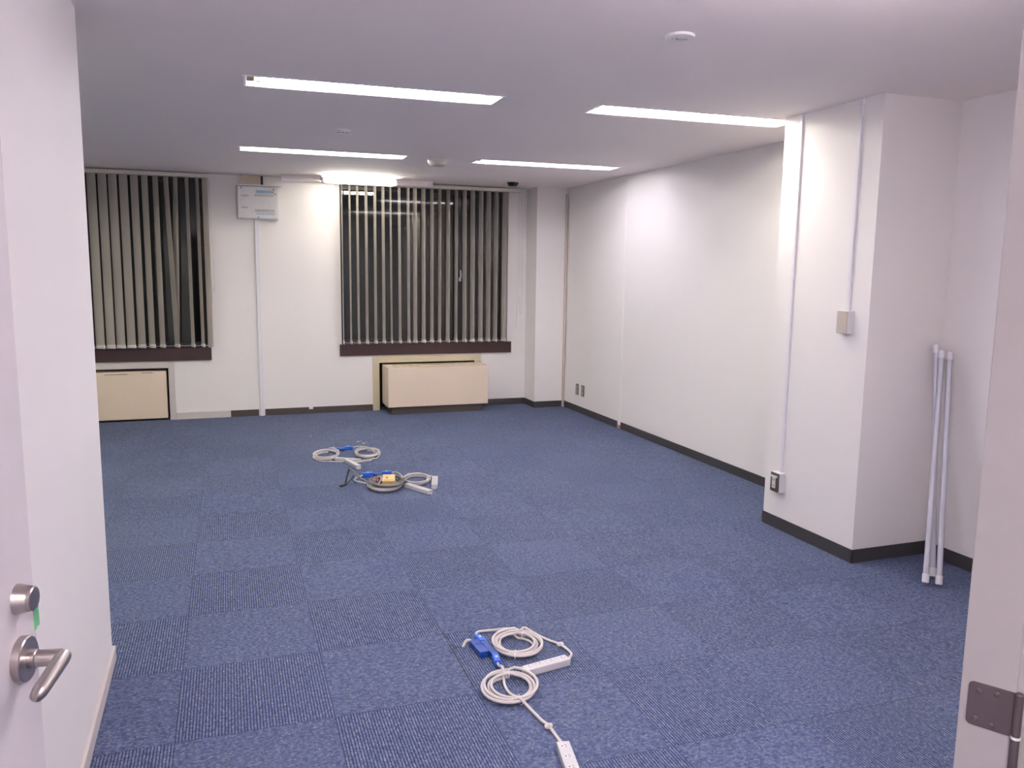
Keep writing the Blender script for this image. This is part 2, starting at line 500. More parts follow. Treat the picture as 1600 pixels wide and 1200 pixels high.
# windows ----------------------------------------------------------
def window(name, x0, z0, x1, z1, label, latch_x=None, mull=()):
    w = thing(name, (x0, YW + .12, z0), label, 'window', kind='structure')
    y0, y1 = YW + .12, YW + .17
    f = bmesh.new(); t = .045
    bm_box(f, (x0, y0, z0), (x0 + t, y1, z1), .003); bm_box(f, (x1 - t, y0, z0), (x1, y1, z1), .003)
    bm_box(f, (x0 + t, y0, z0), (x1 - t, y1, z0 + t), .003); bm_box(f, (x0 + t, y0, z1 - t), (x1 - t, y1, z1), .003)
    for m in mull: bm_box(f, (m - .03, y0 - .01, z0 + t), (m + .03, y1, z1 - t), .003)
    link('window_frame', f, M_FRAME, w)
    xs = [x0 + t] + list(mull) + [x1 - t]
    for a, b in zip(xs, xs[1:]):
        box_obj('window_pane', (a, y0 + .022, z0 + t), (b, y0 + .028, z1 - t), M_GLASS, w)
    if latch_x:
        lb = bmesh.new()
        bm_box(lb, (latch_x - .012, y0 - .03, 1.36), (latch_x + .012, y0 - .01, 1.40), .004)
        bm_tube(lb, [(latch_x, y0 - .025, 1.38), (latch_x + .005, y0 - .04, 1.42), (latch_x, y0 - .04, 1.48)], .009)
        link('latch', lb, M_PLAST, w)
    # dark building front outside
    return w
window('window_1', *[WIN1[i] for i in (0, 1, 2, 3)], 'left night window behind vertical blinds', mull=(-1.1,))
window('window_2', *WIN2, 'right night window behind vertical blinds', latch_x=2.50, mull=(2.11, 2.47))
tag(box_obj('wall_outside', (-5, YW + 1.6, -1), (5, YW + 1.7, 4), M_OUTSIDE), 'dark neighbouring facade seen through the glass', 'wall', kind='structure')

def sill(name, x0, x1, z0, z1, label):
    bm = bmesh.new()
    bm_box(bm, (x0, YW - .022, z0), (x1, YW, z1), .002)
    bm_box(bm, (x0 + .02, YW, z1 - .02), (x1 - .03, YW + .12, z1), .001)
    return tag(link(name, bm, M_SILL, origin=(x0, YW, z0)), label, 'window sill', kind='structure')
sill('trim_3', WIN1[0] - .02, -.062, .580, .703, 'dark brown window sill board under the left blind')
sill('trim_4', 1.183, 3.058, .588, .706, 'dark brown window sill board under the right blind')

# door frame on the right -----------------------------------------
UZ = Vector((0, 0, 1))
jf = thing('door_2', (J0.x, J0.y, 0), 'pinkish grey door frame post with hinge at the right picture edge', 'door frame', kind='structure')
bm = bmesh.new()
frame_box(bm, J0, (SD, WD, UZ), (0, 0, 0), (.088, .055, 2.06), .002)
frame_box(bm, J0, (SD, WD, UZ), (.086, .006, 0), (.150, .055, 2.06), .0015)
link('frame_post', bm, M_JAMB, jf)
def Jp(s, w, z): return J0 + SD * s + WD * w + UZ * z
hg = bmesh.new()
def plate_outline():
    s0, s1, z0, z1, r = .013, .089, .681, .764, .009
    pts = [(s1, z0), (s1, z1)]
    pts += [(s0 + r + r * math.cos(a), z1 - r + r * math.sin(a)) for a in [PI / 2 + PI / 2 * k / 6 for k in range(7)]]
    pts += [(s0 + r + r * math.cos(a), z0 + r + r * math.sin(a)) for a in [PI + PI / 2 * k / 6 for k in range(7)]]
    return pts
po = plate_outline()
fa = [hg.verts.new(Jp(a, 0, b)) for a, b in po]; fb = [hg.verts.new(Jp(a, -.0025, b)) for a, b in po]
hg.faces.new(fa); hg.faces.new(list(reversed(fb)))
for k in range(len(po)): hg.faces.new((fa[k], fa[(k + 1) % len(po)], fb[(k + 1) % len(po)], fb[k]))
# rounded far corners are bevelled vertically
hinge = link('hinge', hg, M_HINGE, jf); tag(hinge, 'brown grey hinge plate with four screws')
kn = bmesh.new()
bm_tube(kn, [Jp(.093, -.004, .686), Jp(.093, -.004, .764), Jp(.093, -.004, .767)], .0075, 16, rr=[.0075, .0075, .005])
link('knuckle', kn, M_HINGE, hinge)
kw = bmesh.new(); bm_tube(kw, [Jp(.093, -.004, .681), Jp(.093, -.004, .6855)], .0085, 16); link('washer', kw, M_PLAST, hinge)
kb = bmesh.new(); bm_tube(kb, [Jp(.093, -.004, .598), Jp(.093, -.004, .6805)], .0075, 16); link('knuckle', kb, M_HINGE, hinge)
for s, z in ((.030, .749), (.058, .752), (.028, .695), (.054, .690)):
    sb = bmesh.new()
    bm_lathe(sb, [(0, .0022), (.0030, .0022), (.0048, .0005), (.0048, -.001)], Jp(s, -.0025, z), -WD, 16)
    frame_box(sb, Jp(s, -.0048, z), (SD, WD, UZ), (-.0026, 0, -.0004), (.0026, .0012, .0004))
    link('screw', sb, M_HINGE, hinge)

# open door on the left -------------------------------------------
DE = Vector((.208, .978, 0)).normalized(); DN = Vector((.978, -.208, 0)).normalized()
DR = Vector((-.2275, 1.026, 0))                 # foot of the lever axis on the door face
door = thing('door_1', (DR.x, DR.y, 0), 'open pale mauve steel door at the left picture edge', 'door', kind='structure')
def Dp(e, n_, z): return DR + DE * e + DN * n_ + UZ * z
db = bmesh.new()
frame_box(db, DR, (DE, DN, UZ), (-.86, -.038, .008), (.045, 0, 2.04), .0015)
link('door_leaf', db, M_DOOR, door)
rs = bmesh.new()
bm_lathe(rs, [(.0262, 0), (.0262, .0085), (.0250, .0100), (0, .0100)], Dp(0, 0, 1.046), DN, 40)
rose = tag(link('handle_rose', rs, M_STEEL, door), 'round brushed steel rose behind the lever')
lv = bmesh.new()
bm_tube(lv, [Dp(0, .009, 1.046), Dp(0, .018, 1.046), Dp(0, .019, 1.046), Dp(0, .044, 1.046)], .01, 20, rr=[.0110, .0110, .0098, .0098])
pth = [Dp(.006, .0465, 1.046), Dp(.0035, .0465, 1.046), Dp(-.006, .047, 1.046), Dp(-.078, .0525, 1.045), Dp(-.088, .053, 1.045), Dp(-.094, .0535, 1.045)]
bm_tube(lv, pth, .009, 20, rr=[.0035, .0080, .0090, .0082, .0066, .0025])
tag(link('lever_handle', lv, M_STEEL, door), 'brushed steel lever handle pointing toward the hinge side')
dk = bmesh.new()
bm_lathe(dk, [(.0178, 0), (.0146, .0142), (.0136, .0127), (.0136, .0138), (.0140, .0143), (.0140, .0178), (.0128, .0190), (0, .0190)], Dp(.004, 0, 1.117), DN, 40)
tag(link('deadbolt_turn', dk, M_STEEL, door), 'tapered steel deadbolt thumb turn')
gt = bmesh.new()
frame_box(gt, DR, (DE, DN, UZ), (.040, .0, 1.062), (.0455, .0006, 1.106))
frame_box(gt, DR, (DE, DN, UZ), (.0452, -.020, 1.062), (.0458, .0006, 1.106))
frame_box(gt, DR, (DE, DN, UZ), (.0452, -.0006, 1.064), (.054, .0006, 1.106))
tag(link('green_tape', gt, M_GREEN, door), 'strip of green tape on the door edge')

# ================================================================== CEILING LIGHTS
def troffer(i, cx, cy, tint, label, one_end=False):
    a = LA
    X = Vector((math.cos(a), math.sin(a), 0)); Y = Vector((-math.sin(a), math.cos(a), 0))
    t = thing('recessed_ceiling_light', (cx, cy, H), label, 'ceiling light', 'recessed ceiling lights')
    o = Vector((cx, cy, H))
    bm = bmesh.new()
    hw, hd, dp = TW / 2, TD / 2, .085
    def b(lo, hi, bev=0): frame_box(bm, o, (X, Y, UZ), lo, hi, bev)
    b((-hw, -hd, dp), (hw, hd, dp + .004))
    b((-hw, -hd, .001), (-hw + .004, hd, dp)); b((hw - .004, -hd, .001), (hw, hd, dp))
    b((-hw, -hd, .001), (hw, -hd + .004, dp)); b((-hw, hd - .004, .001), (hw, hd, dp))
    b((-.52, -.03, dp - .035), (.52, .03, dp), .004)
    link('housing', bm, M_HOUS, t)
    fr = bmesh.new(); e = .012
    for lo, hi in (((-hw - e, -hd - e, -.003), (hw + e, -hd, 0)), ((-hw - e, hd, -.003), (hw + e, hd + e, 0)),
                   ((-hw - e, -hd, -.003), (-hw, hd, 0)), ((hw, -hd, -.003), (hw + e, hd, 0))):
        frame_box(fr, o, (X, Y, UZ), lo, hi, .0008)
    link('trim_frame', fr, M_HOUS, t)
    for s in (-1, 1):
        for q in (-.055, .055):
            sk = bmesh.new()
            frame_box(sk, o, (X, Y, UZ), (s * .560 - .011, q - .016, .010), (s * .560 + .011, q + .016, .075), .003)
            link('lamp_socket', sk, M_PLAST, t)
    if i in (0, 3):
        bl = bmesh.new()
        frame_box(bl, o, (X, Y, UZ), (-.614, -.088, .006), (-.580, .03, .05), .002)
        link('ballast_block', bl, M_COPPER, t)
    em = emis('lit tube %d' % i, tint, TUBE_POWER * (4.6 if i == 6 else 1.0))  # last one is the added corridor lamp, boosted as fill light
    for q in (-.055, .055):
        tb = bmesh.new()
        c0 = o + Y * q + UZ * .035
        bm_tube(tb, [c0 - X * .548, c0 + X * .548], .0135, 14)
        link('fluorescent_tube', tb, em, t)
    return t
LBL = ['bright cool recessed ceiling light, largest, nearest and left of centre',
       'bright warm recessed ceiling light running up to the pillar',
       'warm recessed ceiling light in front of the left window, far row',
       'cool recessed ceiling light in the far row nearer the right wall',
       'recessed ceiling light of the far row hidden in the left bay',
       'recessed ceiling light of the near row hidden in the left bay',
       'unseen recessed light added in the corridor behind the camera to brighten the near walls']
TINT = [COOL, WARM, WARM, COOL, (1, 1, .8), (1, 1, .8), (1.0, .93, .95)]
for i, (x, y) in enumerate(TROFFERS):
    troffer(i, x, y, TINT[i], LBL[i])

# small surface light near the window wall
sl = thing('surface_light', (1.33, 8.12, H), 'small surface-mounted tube light glowing above the right blind', 'ceiling light')
box_obj('lamp_body', (.985, 8.13, H - .045), (1.70, 8.21, H), M_HOUS, sl, bev=.004)
for x in (.985, 1.685):
    bm = bmesh.new(); bm_box(bm, (x, 8.055, H - .072), (x + .016, 8.15, H - .02), .004); link('end_bracket', bm, M_PLAST, sl)
bm = bmesh.new(); bm_tube(bm, [(1.005, 8.09, H - .052), (1.03, 8.09, H - .052), (1.655, 8.09, H - .052), (1.68, 8.09, H - .052)], .022, 16, rr=[.014, .024, .024, .014])
link('lit_tube', bm, emis('lit small tube', (1, .97, .84), 18.0), sl)
for cx, lab in ((1.38, 'unseen surface-mounted twin tube light added inside the door to brighten the near walls'),):
    nl = thing('surface_light', (cx, 1.62, H), lab, 'ceiling light')  # lamp added out of view as fill for near walls and alcove
    box_obj('lamp_body', (cx - .62, 1.57, H - .045), (cx + .62, 1.67, H), M_HOUS, nl, bev=.004)
    for q in (-.035, .035):
        bm = bmesh.new(); bm_tube(bm, [(cx - .58, 1.62 + q, H - .075), (cx + .58, 1.62 + q, H - .075)], .0135, 14)
        link('lit_tube', bm, emis('added fill tube', (.95, .88, 1.0), TUBE_POWER * 1.2), nl)
tag(box_obj('ceiling_duct_cover', (.62, 8.215, H - .050), (2.1, 8.36, H), M_CEIL, bev=.003),
    'long shallow white cover box behind the small tube light', 'duct cover')

# ================================================================== CEILING DEVICES
def smoke(name, x, y, r, label, cat='smoke detector'):
    t = thing(name, (x, y, H), label, cat)
    bm = bmesh.new()
    bm_lathe(bm, [(0, 0), (r, 0), (r * 1.0, -.004), (r * .94, -.009), (r * .60, -.010), (0, -.010)], (x, y, H), (0, 0, 1), 40)
    link('base_plate', bm, M_PLAST, t)
    return t
d1 = smoke('detector_base', 1.652, 2.783, .056, 'round white blank detector base on the ceiling near the doorway')
bm = bmesh.new()
pts = [(1.652 + .016 * math.cos(a) + 0, 2.783 + .008 * math.sin(a), H - .013) for a in [k * PI / 10 for k in range(-2, 13)]]
bm_tube(bm, pts, .0016, 8)
bm_tube(bm, [(1.622, 2.793, H - .012), (1.630, 2.790, H - .012)], .0016, 8)
bm_tube(bm, [(1.672, 2.778, H - .012), (1.676, 2.772, H - .013)], .0016, 8)
tag(link('contact_clip', bm, M_STEEL, d1), 'dark wire contact clip')
d2 = smoke('smoke_detector', .793, 5.43, .055, 'small white smoke detector between the two left ceiling lights')
bm = bmesh.new()
bm_lathe(bm, [(.036, -.009), (.036, -.014), (.032, -.030), (.018, -.036), (0, -.037)], (.793, 5.43, H), (0, 0, 1), 32)
link('sensor_cap', bm, M_PLAST, d2)
bm = bmesh.new()
for a in range(8):
    an = a * PI / 4
    frame_box(bm, Vector((.793, 5.43, H)), (Vector((math.cos(an), math.sin(an), 0)), Vector((-math.sin(an), math.cos(an), 0)), UZ),
              (.0335, -.008, -.022), (.0362, .008, -.018))
link('vent_slot', bm, M_SLOT, d2)
d3 = thing('ceiling_sensor', (1.70, 6.50, H), 'round white drum-shaped sensor between the two far ceiling lights', 'ceiling sensor')
bm = bmesh.new()
bm_lathe(bm, [(0, 0), (.082, 0), (.084, -.012), (.078, -.030), (.066, -.050), (.056, -.056), (0, -.056)], (1.70, 6.50, H), (0, 0, 1), 40)
link('sensor_body', bm, plain('glossy ivory plastic', (.60, .55, .50), .18), d3)
bm = bmesh.new()
bm_lathe(bm, [(0, -.0575), (.052, -.0575), (.054, -.0555)], (1.70, 6.50, H), (0, 0, 1), 32)
link('sensor_face', bm, M_BEIGEP, d3)
d4 = thing('dome_camera', (2.82, 7.84, H), 'small black dome camera on the ceiling above the right blind end', 'dome camera')
bm = bmesh.new(); bm_lathe(bm, [(0, 0), (.068, 0), (.068, -.006), (.062, -.010), (0, -.010)], (2.82, 7.84, H), (0, 0, 1), 32)
link('mount_ring', bm, M_PLAST, d4)
bm = bmesh.new(); bm_lathe(bm, [(.058, -.010), (.056, -.020), (.044, -.042), (.036, -.046), (0, -.047)], (2.82, 7.84, H), (0, 0, 1), 32)
link('dome', bm, M_BLKDOME, d4)

# ================================================================== BLINDS
YB = 8.445
def vane_bm(x, phi, w, z0, z1, lean=0.0, twist=0.0):
    bm = bmesh.new()
    n = 14; rows = []
    for i in range(n + 1):
        t = i / n; z = z1 + (z0 - z1) * t
        ph = phi + twist * math.sin(t * PI)
        c = Vector((x + lean * t, YB, z))
        e = Vector((math.sin(ph), math.cos(ph), 0)); nn = Vector((e.y, -e.x, 0))
        row = []
        for k in range(5):                     # slight curve across the fabric
            u = (k / 4 - .5); row.append(c + e * (u * w) + nn * (.004 * (1 - 4 * u * u)))
        rows.append([bm.verts.new(p) for p in row])
    for a, b in zip(rows, rows[1:]):
        for k in range(4):
            f = bm.faces.new((a[k], a[k + 1], b[k + 1], b[k])); f.smooth = True
    r = bmesh.ops.solidify(bm, geom=list(bm.faces), thickness=.0008)
    # bottom weight pocket
    ph = phi
    e = Vector((math.sin(ph), math.cos(ph), 0)); nn = Vector((e.y, -e.x, 0))
    frame_box(bm, Vector((x + lean, YB, z0)), (e, nn, UZ), (-w / 2, -.003, 0), (w / 2, .005, .035), .0015)
    return bm

def blind(x0, x1, vanes, label, cord_x, chain):
    b = thing('vertical_blind', ((x0 + x1) / 2, YB, .712), label, 'blind')
    rl = bmesh.new(); bm_box(rl, (x0, YB - .028, 2.318), (x1, YB + .022, 2.352), .003); link('headrail', rl, M_RAIL, b)
    for v in vanes:
        link('vane', vane_bm(*v), M_VANE, b)
    ch = bmesh.new()
    pts = []
    for v, v2 in zip(vanes, vanes[1:]):
        xa, xb = v[0] + v[5], v2[0] + v2[5]
        for k in range(5):
            t = k / 5
            pts.append((xa + (xb - xa) * t, YB - .035, .742 - .012 * 4 * t * (1 - t)))
    bm_tube(ch, pts, .0016, 6)
    link('bottom_chain', ch, M_TIE, b)
    cd = bmesh.new()
    for pp in chain: bm_tube(cd, smooth_path(pp, 4), .0018, 6)
    link('pull_cord', cd, M_CORD, b)
    return b
rnd = random.Random(4)
w1x = [-0.943, -0.857, -0.767, -0.676, -0.588, -0.496, -0.406, -0.323, -0.225, -0.135, -0.066]
vis = [13.6, 13.4, 13.2, 11.8, 9.8, 8.4, 7.3, 6.7, 5.4, 5.2, 8.5]
v1 = []
for k, (x, s) in enumerate(zip([-1.39, -1.30, -1.21, -1.12, -1.032] + w1x, [14.6, 14.4, 14.2, 14, 14] + vis)):
    th = math.atan(x / 8.45)
    u = (math.tan(th - .3473)); d = math.asin(min(.99, s / (15.0 * (1 + u * u))))
    lean = tw = 0
    if k == 11: lean = .038
    if k == 12: lean = -.042; tw = -.12
    v1.append((x, th - d, .1, .714, 2.318, lean, tw))
blind(-1.46, -.030, v1, 'left beige vertical blind with two crossed vanes', -.03,
      [[(-.035, YB - .02, 2.32), (-.037, YB - .03, 1.6), (-.035, YB - .03, 1.13)], [(-.028, YB - .03, 2.32), (-.016, YB - .03, 1.7), (-.010, YB - .03, 1.28), (-.022, YB - .03, 1.27), (-.033, YB - .03, 1.30)]])
w2x = [1.217, 1.295, 1.372, 1.46, 1.55, 1.633, 1.71, 1.80, 1.893, 1.965, 2.053, 2.144, 2.229, 2.320, 2.409, 2.499, 2.588, 2.682, 2.767, 2.853, 2.949]
s2 = [1.5, 2.8, 3.5, 4.2, 4.2, 4.6, 3, 4.2, 4.2, 6.2, 6.2, 5.4, 5, 6.2, 5, 6.4, 7, 7, 7, 6.4, 7.6]
v2 = []
for x, s in zip(w2x, s2):
    th = math.atan(x / 8.45)
    v2.append((x, th - math.asin(s / 15.0), .1, .716, 2.318, rnd.uniform(-.004, .004), 0))
blind(1.18, 3.145, v2, 'right wide beige vertical blind of evenly open vanes', 3.11,
      [[(3.105, YB - .02, 2.32), (3.10, YB - .03, 1.6), (3.09, YB - .03, .865)], [(3.125, YB - .02, 2.32), (3.15, YB - .03, 1.5), (3.14, YB - .03, 1.06), (3.12, YB - .03, 1.046), (3.108, YB - .03, 1.2)]])

# ================================================================== HEATERS
hf = bmesh.new()   # frame around the right recess
bm_box(hf, (1.522, YW - .016, 0), (1.590, YW, .572), .003)
bm_box(hf, (1.590, YW - .016, .505), (2.71, YW, .572), .003)
bm_box(hf, (2.635, YW - .016, 0.0), (2.71, YW, .505), .003)
tag(link('heater_frame', hf, M_CREAMD, origin=(1.6, YW, 0)), 'cream steel frame on the wall round the right heater', 'frame')
ht = thing('fan_coil_heater', (2.14, 8.3, 0), 'boxy cream floor heater pulled out under the right window', 'heater')
bm = bmesh.new(); bm_box(bm, (1.618, 8.175, .078), (2.690, 8.494, .487), .006); link('casing', bm, M_CREAM, ht)
bm = bmesh.new(); bm_box(bm, (1.640, 8.494, .078), (2.610, 8.62, .480), .004); link('rear_casing', bm, M_CREAM, ht)
bm = bmesh.new(); bm_box(bm, (1.66, 8.20, 0), (2.63, 8.60, .078), .002); tag(link('plinth', bm, M_BASEBR, ht), 'dark recessed plinth')
bm = bmesh.new(); bm_box(bm, (1.672, 8.192, .4862), (2.60, 8.198, .4882)); link('top_slot', bm, M_SLOT, ht)
bm = bmesh.new()
for k in range(12): bm_box(bm, (1.70 + k * .078, 8.27, .4865), (1.70 + k * .078 + .066, 8.42, .4885), .0008)
link('air_grille', bm, M_CREAMD, ht)

hf = bmesh.new()
bm_box(hf, (-.462, YW - .012, 0), (-.408, YW, .568), .003)
bm_box(hf, (-2.05, YW - .012, .510), (-.462, YW, .568), .003)
tag(link('heater_frame', hf, M_BASEW, origin=(-.46, YW, 0)), 'off white steel frame on the wall round the left heater', 'frame')
ht = thing('fan_coil_heater', (-1.2, 8.6, 0), 'cream floor heater recessed flush under the left window', 'heater')
bm = bmesh.new(); bm_box(bm, (-1.95, 8.50, .022), (-.482, 8.66, .482), .004); link('casing', bm, M_CREAM, ht)
bm = bmesh.new(); bm_box(bm, (-1.93, 8.53, 0), (-.50, 8.66, .024), .002); link('plinth', bm, M_DARK, ht)
bm = bmesh.new(); bm_box(bm, (-1.02, 8.4985, .458), (-.82, 8.501, .462)); link('access_slot', bm, M_SLOT, ht)
bm = bmesh.new(); bm_box(bm, (-.70, 8.4985, .466), (-.60, 8.501, .470)); link('access_slot', bm, M_SLOT, ht)

# ================================================================== BREAKER PANEL
bp = thing('breaker_panel', (.415, YW, 1.945), 'white electrical breaker panel high between the two windows', 'breaker panel')
x0, x1, z0, z1, yf = .222, .606, 1.952, 2.262, YW - .085
bm = bmesh.new(); bm_box(bm, (x0, yf + .012, z0), (x1, YW, z1), .004); link('cabinet', bm, M_PLAST, bp)
bm = bmesh.new(); bm_box(bm, (x0 + .004, yf, z0 + .006), (x1 - .012, yf + .014, z1 - .004), .005); cover = link('cover', bm, M_PLAST, bp)
bm = bmesh.new(); bm_box(bm, (x0 - .002, yf - .045, z1 + .000), (x1 + .028, YW, z1 + .010), .003); tag(link('top_lid', bm, M_PLAST, bp), 'open lid jutting out along the top')
for zc, mt, dz in ((2.180, M_LABEL, .030), (2.035, M_LABEL2, -.032)):
    bm = bmesh.new(); bm_box(bm, (.395, yf - .0015, zc + dz - .013), (.565, yf + .001, zc + dz + .013)); link('label_strip', bm, mt, cover)
    for k in range(8):
        bm = bmesh.new(); xx = .385 + k * .0225
        bm_box(bm, (xx, yf - .006, zc - .013), (xx + .019, yf + .002, zc + .009), .001)
        bk = link('breaker', bm, M_BEIGEP, cover)
        bm = bmesh.new(); bm_box(bm, (xx + .005, yf - .011, zc - .004), (xx + .014, yf - .004, zc + .005), .001)
        link('toggle', bm, M_PLAST, bk)
bm = bmesh.new(); bm_box(bm, (.26, yf - .004, 2.16), (.33, yf + .002, 2.178), .001); link('main_breaker', bm, M_BEIGEP, cover)
bm = bmesh.new(); bm_box(bm, (.26, yf - .004, 2.05), (.32, yf + .002, 2.064), .001); link('rating_plate', bm, M_BEIGEP, cover)
for xx, zz in ((.262, 2.243), (.560, 2.235), (.415, 1.966), (.577, 2.19)):
    bm = bmesh.new(); bm_lathe(bm, [(.006, 0), (.006, .003), (0, .004)], (xx, yf + .001, zz), (0, -1, 0), 14); link('screw', bm, M_SLOT, cover)
tag(box_obj('conduit_cover', (.27, YW - .05, 2.272), (.445, YW, H), plain('beige duct', (.58, .48, .38), .5), bev=.003),
    'beige duct stub between the breaker panel and the ceiling', 'duct')
tag(box_obj('ceiling_conduit', (.448, YW - .035, 2.272), (.468, YW, H), M_DARK, bev=.004), 'short dark pipe above the breaker panel', 'pipe')
tag(box_obj('cable_trunking', (.378, YW - .022, 0), (.420, YW, 1.952), M_PLASTB, bev=.003), 'white cable trunking running from the breaker panel to the floor', 'cable trunking')
tag(box_obj('cable_trunking', (XR - .036, YC - .020, 0), (XR - .012, YC, 2.30), plain('cream duct', (.60, .50, .43), .5), bev=.003),
    'slim cream trunking in the far right corner down to the floor', 'cable trunking')

# ================================================================== WALL BOXES ON THE PILLAR
tag(box_obj('cable_trunking', (XP - .013, 3.826, .345), (XP, 3.846, H), M_PLASTB, bev=.003), 'thin trunking on the pillar running down to the low outlet box', 'cable trunking')
ct = bmesh.new(); bm_box(ct, (XP - .013, 3.380, 1.308), (XP, 3.400, H), .003); bm_box(ct, (XP - .018, 3.373, H - .03), (XP, 3.407, H), .003)
tag(link('cable_trunking', ct, M_PLASTB, origin=(XP, 3.39, 1.308)), 'thin trunking on the pillar running from ceiling to the blank box', 'cable trunking')

sb = thing('switch_box', (XP, 3.395, 1.19), 'beige blank-faced switch box at chest height on the pillar', 'switch box')
bm = bmesh.new(); bm_box(bm, (XP - .038, 3.350, 1.190), (XP, 3.428, 1.308), .003); link('box_body', bm, M_PLAST, sb)
bm = bmesh.new(); bm_box(bm, (XP - .043, 3.352, 1.192), (XP - .038, 3.426, 1.306), .002); tag(link('cover_plate', bm, M_BEIGEP, sb), 'beige blank cover plate')

def outlet_slots(bm, cx, cz, yv, face_x):
    for dy in (-.0065, .0065): bm_box(bm, (face_x - .0012, yv + dy - .001, cz - .005), (face_x + .0006, yv + dy + .001, cz + .005))
ob = thing('outlet_box', (XP, 3.845, .232), 'surface outlet box with dark plate low on the pillar', 'outlet')
bm = bmesh.new(); bm_box(bm, (XP - .040, 3.804, .230), (XP, 3.882, .344), .003); link('box_body', bm, M_PLAST, ob)
bm = bmesh.new(); bm_box(bm, (XP - .045, 3.806, .231), (XP - .040, 3.880, .343), .002); pl = tag(link('cover_plate', bm, M_GREYP, ob), 'dark grey metal cover plate')
bm = bmesh.new(); bm_box(bm, (XP - .049, 3.832, .252), (XP - .045, 3.862, .322), .002); sk = tag(link('socket', bm, M_RAIL, pl), 'cream double socket')
bm = bmesh.new(); bm_box(bm, (XP - .051, 3.820, .316), (XP - .045, 3.876, .327), .001); tag(link('label_tape', bm, M_PLAST, pl), 'white paper label over the socket')
bm = bmesh.new()
bm2 = bmesh.new()
for cz in (.302, .268):
    outlet_slots(bm2, 0, cz, 3.847, XP - .049)
bm.free(); link('socket_slots', bm2, M_SLOT, pl)

for (ya, yb, lab) in ((7.822, 7.890, 'grey flush outlet plate low on the right wall, nearer the corner'),
                      (7.682, 7.752, 'grey flush outlet plate low on the right wall, farther from the corner')):
    fx = XR - .006
    ot = thing('wall_outlet', (fx, (ya + yb) / 2, .185), lab, 'outlet', 'pair of flush outlets on the right wall')
    bm = bmesh.new(); bm_box(bm, (fx - .006, ya, .185), (fx, yb, .300), .002); link('plate', bm, plain('brushed grey plate', (.20, .185, .17), .4, metal=.3), ot)
    yc = (ya + yb) / 2
    for cz in (.268, .218) :
        bm = bmesh.new(); bm_box(bm, (fx - .009, yc - .013, cz - .018), (fx - .005, yc + .013, cz + .018), .002); k = link('socket', bm, M_BEIGEP, ot)
        bm = bmesh.new(); outlet_slots(bm, 0, cz, yc, fx - .009); link('socket_slots', bm, M_SLOT, k)

# ================================================================== LEANING LED TUBES
def led_tube(b, t, label):
    b = Vector(b); t = Vector(t); d = (t - b).normalized()
    th = thing('led_tube_lamp', b, label, 'tube lamp', 'loose tube lamps leaning in the alcove')
    p = lambda s: b + d * s
    L = (t - b).length
    bm = bmesh.new(); bm_tube(bm, [p(.045), p(L - .045)], .0128, 18); link('tube', bm, M_LEDTUBE, th)
    # aluminium back : a thin half shell turned to the wall
    w = Vector((.75, .66, 0)); w = (w - d * w.dot(d)).normalized(); u = d.cross(w)
    bm = bmesh.new(); rings = []
    for s in (.045, L - .045):
        rings.append([bm.verts.new(p(s) + (u * math.cos(a) + w * math.sin(a)) * .0136) for a in [PI * .05 + PI * .9 * k / 10 for k in range(11)]])
    for k in range(10):
        f = bm.faces.new((rings[0][k], rings[0][k + 1], rings[1][k + 1], rings[1][k])); f.smooth = True
    bmesh.ops.solidify(bm, geom=list(bm.faces), thickness=.0007)
    link('metal_back', bm, M_LEDBACK, th)
    for s0, s1 in ((.008, .050), (L - .008, L - .050)):
        bm = bmesh.new(); bm_tube(bm, [p(s0), p(s0 + (s1 - s0) * .12), p(s1)], .015, 18, rr=[.0148, .0162, .0162]); c = link('end_cap', bm, M_CAP, th)
        dirn = -1 if s0 < s1 else 1
        bm = bmesh.new()
        for q in (-.0065, .0065):
            bm_tube(bm, [p(s0) + u * q, p(s0 + dirn * .008) + u * q], .0012, 8)
        link('pins', bm, M_STEEL, c)
led_tube((3.197, 2.888, .006), (3.503, 3.186, 1.118), 'leaning frosted tube lamp, front left of the three in the alcove')
led_tube((3.240, 2.848, .006), (3.531, 3.162, 1.113), 'leaning frosted tube lamp, front right of the three in the alcove')
led_tube((3.301, 2.941, .006), (3.500, 3.222, 1.144), 'leaning frosted tube lamp standing behind the other two')

# ================================================================== CORD SETS ON THE FLOOR
CR = .0054
CR2 = .0043
def coil_path(cx, cy, rx, ry, turns, ph0, seed, dirn=1, z0=.006, rot=0.0, spread=.22):
    r_ = random.Random(seed); out = []
    N = int(turns * 28)
    offs = [(r_.uniform(-.008, .008), r_.uniform(-.008, .008)) for _ in range(int(turns) + 3)]
    for i in range(N + 1):
        tt = i / 28.0; k = int(tt); f = tt - k
        ox = offs[k][0] * (1 - f) + offs[k + 1][0] * f; oy = offs[k][1] * (1 - f) + offs[k + 1][1] * f
        frac = tt / max(turns, 1)
        s = 1 - spread + spread * (.5 + .5 * math.cos(tt * 2.1 + seed)) * 1.0
        s = 1 - spread * (abs(((tt * .73) % 2) - 1))
        a = ph0 + dirn * 2 * PI * tt
        x = rx * s * math.cos(a); y = ry * s * math.sin(a)
        z = z0 + .0075 * (i % 56) / 56 * 2 + .004 * k
        out.append(Vector((cx + ox + x * math.cos(rot) - y * math.sin(rot), cy + oy + x * math.sin(rot) + y * math.cos(rot), min(z, .040))))
    return out

def ring_tie(parent, p, d, r=.012, z=.0):
    """nylon tie looped round the cord bundle; p centre, d bundle direction, r half-widths"""
    p = Vector(p); d = Vector(d).normalized(); w = d.cross(UZ).normalized()
    pts = [p + w * (math.cos(a) * r * 1.9) + UZ * (math.sin(a) * r) for a in [2 * PI * k / 20 for k in range(21)]]
    bm = bmesh.new(); bm_tube(bm, pts, .0013, 6); link('cable_tie', bm, M_TIE, parent)

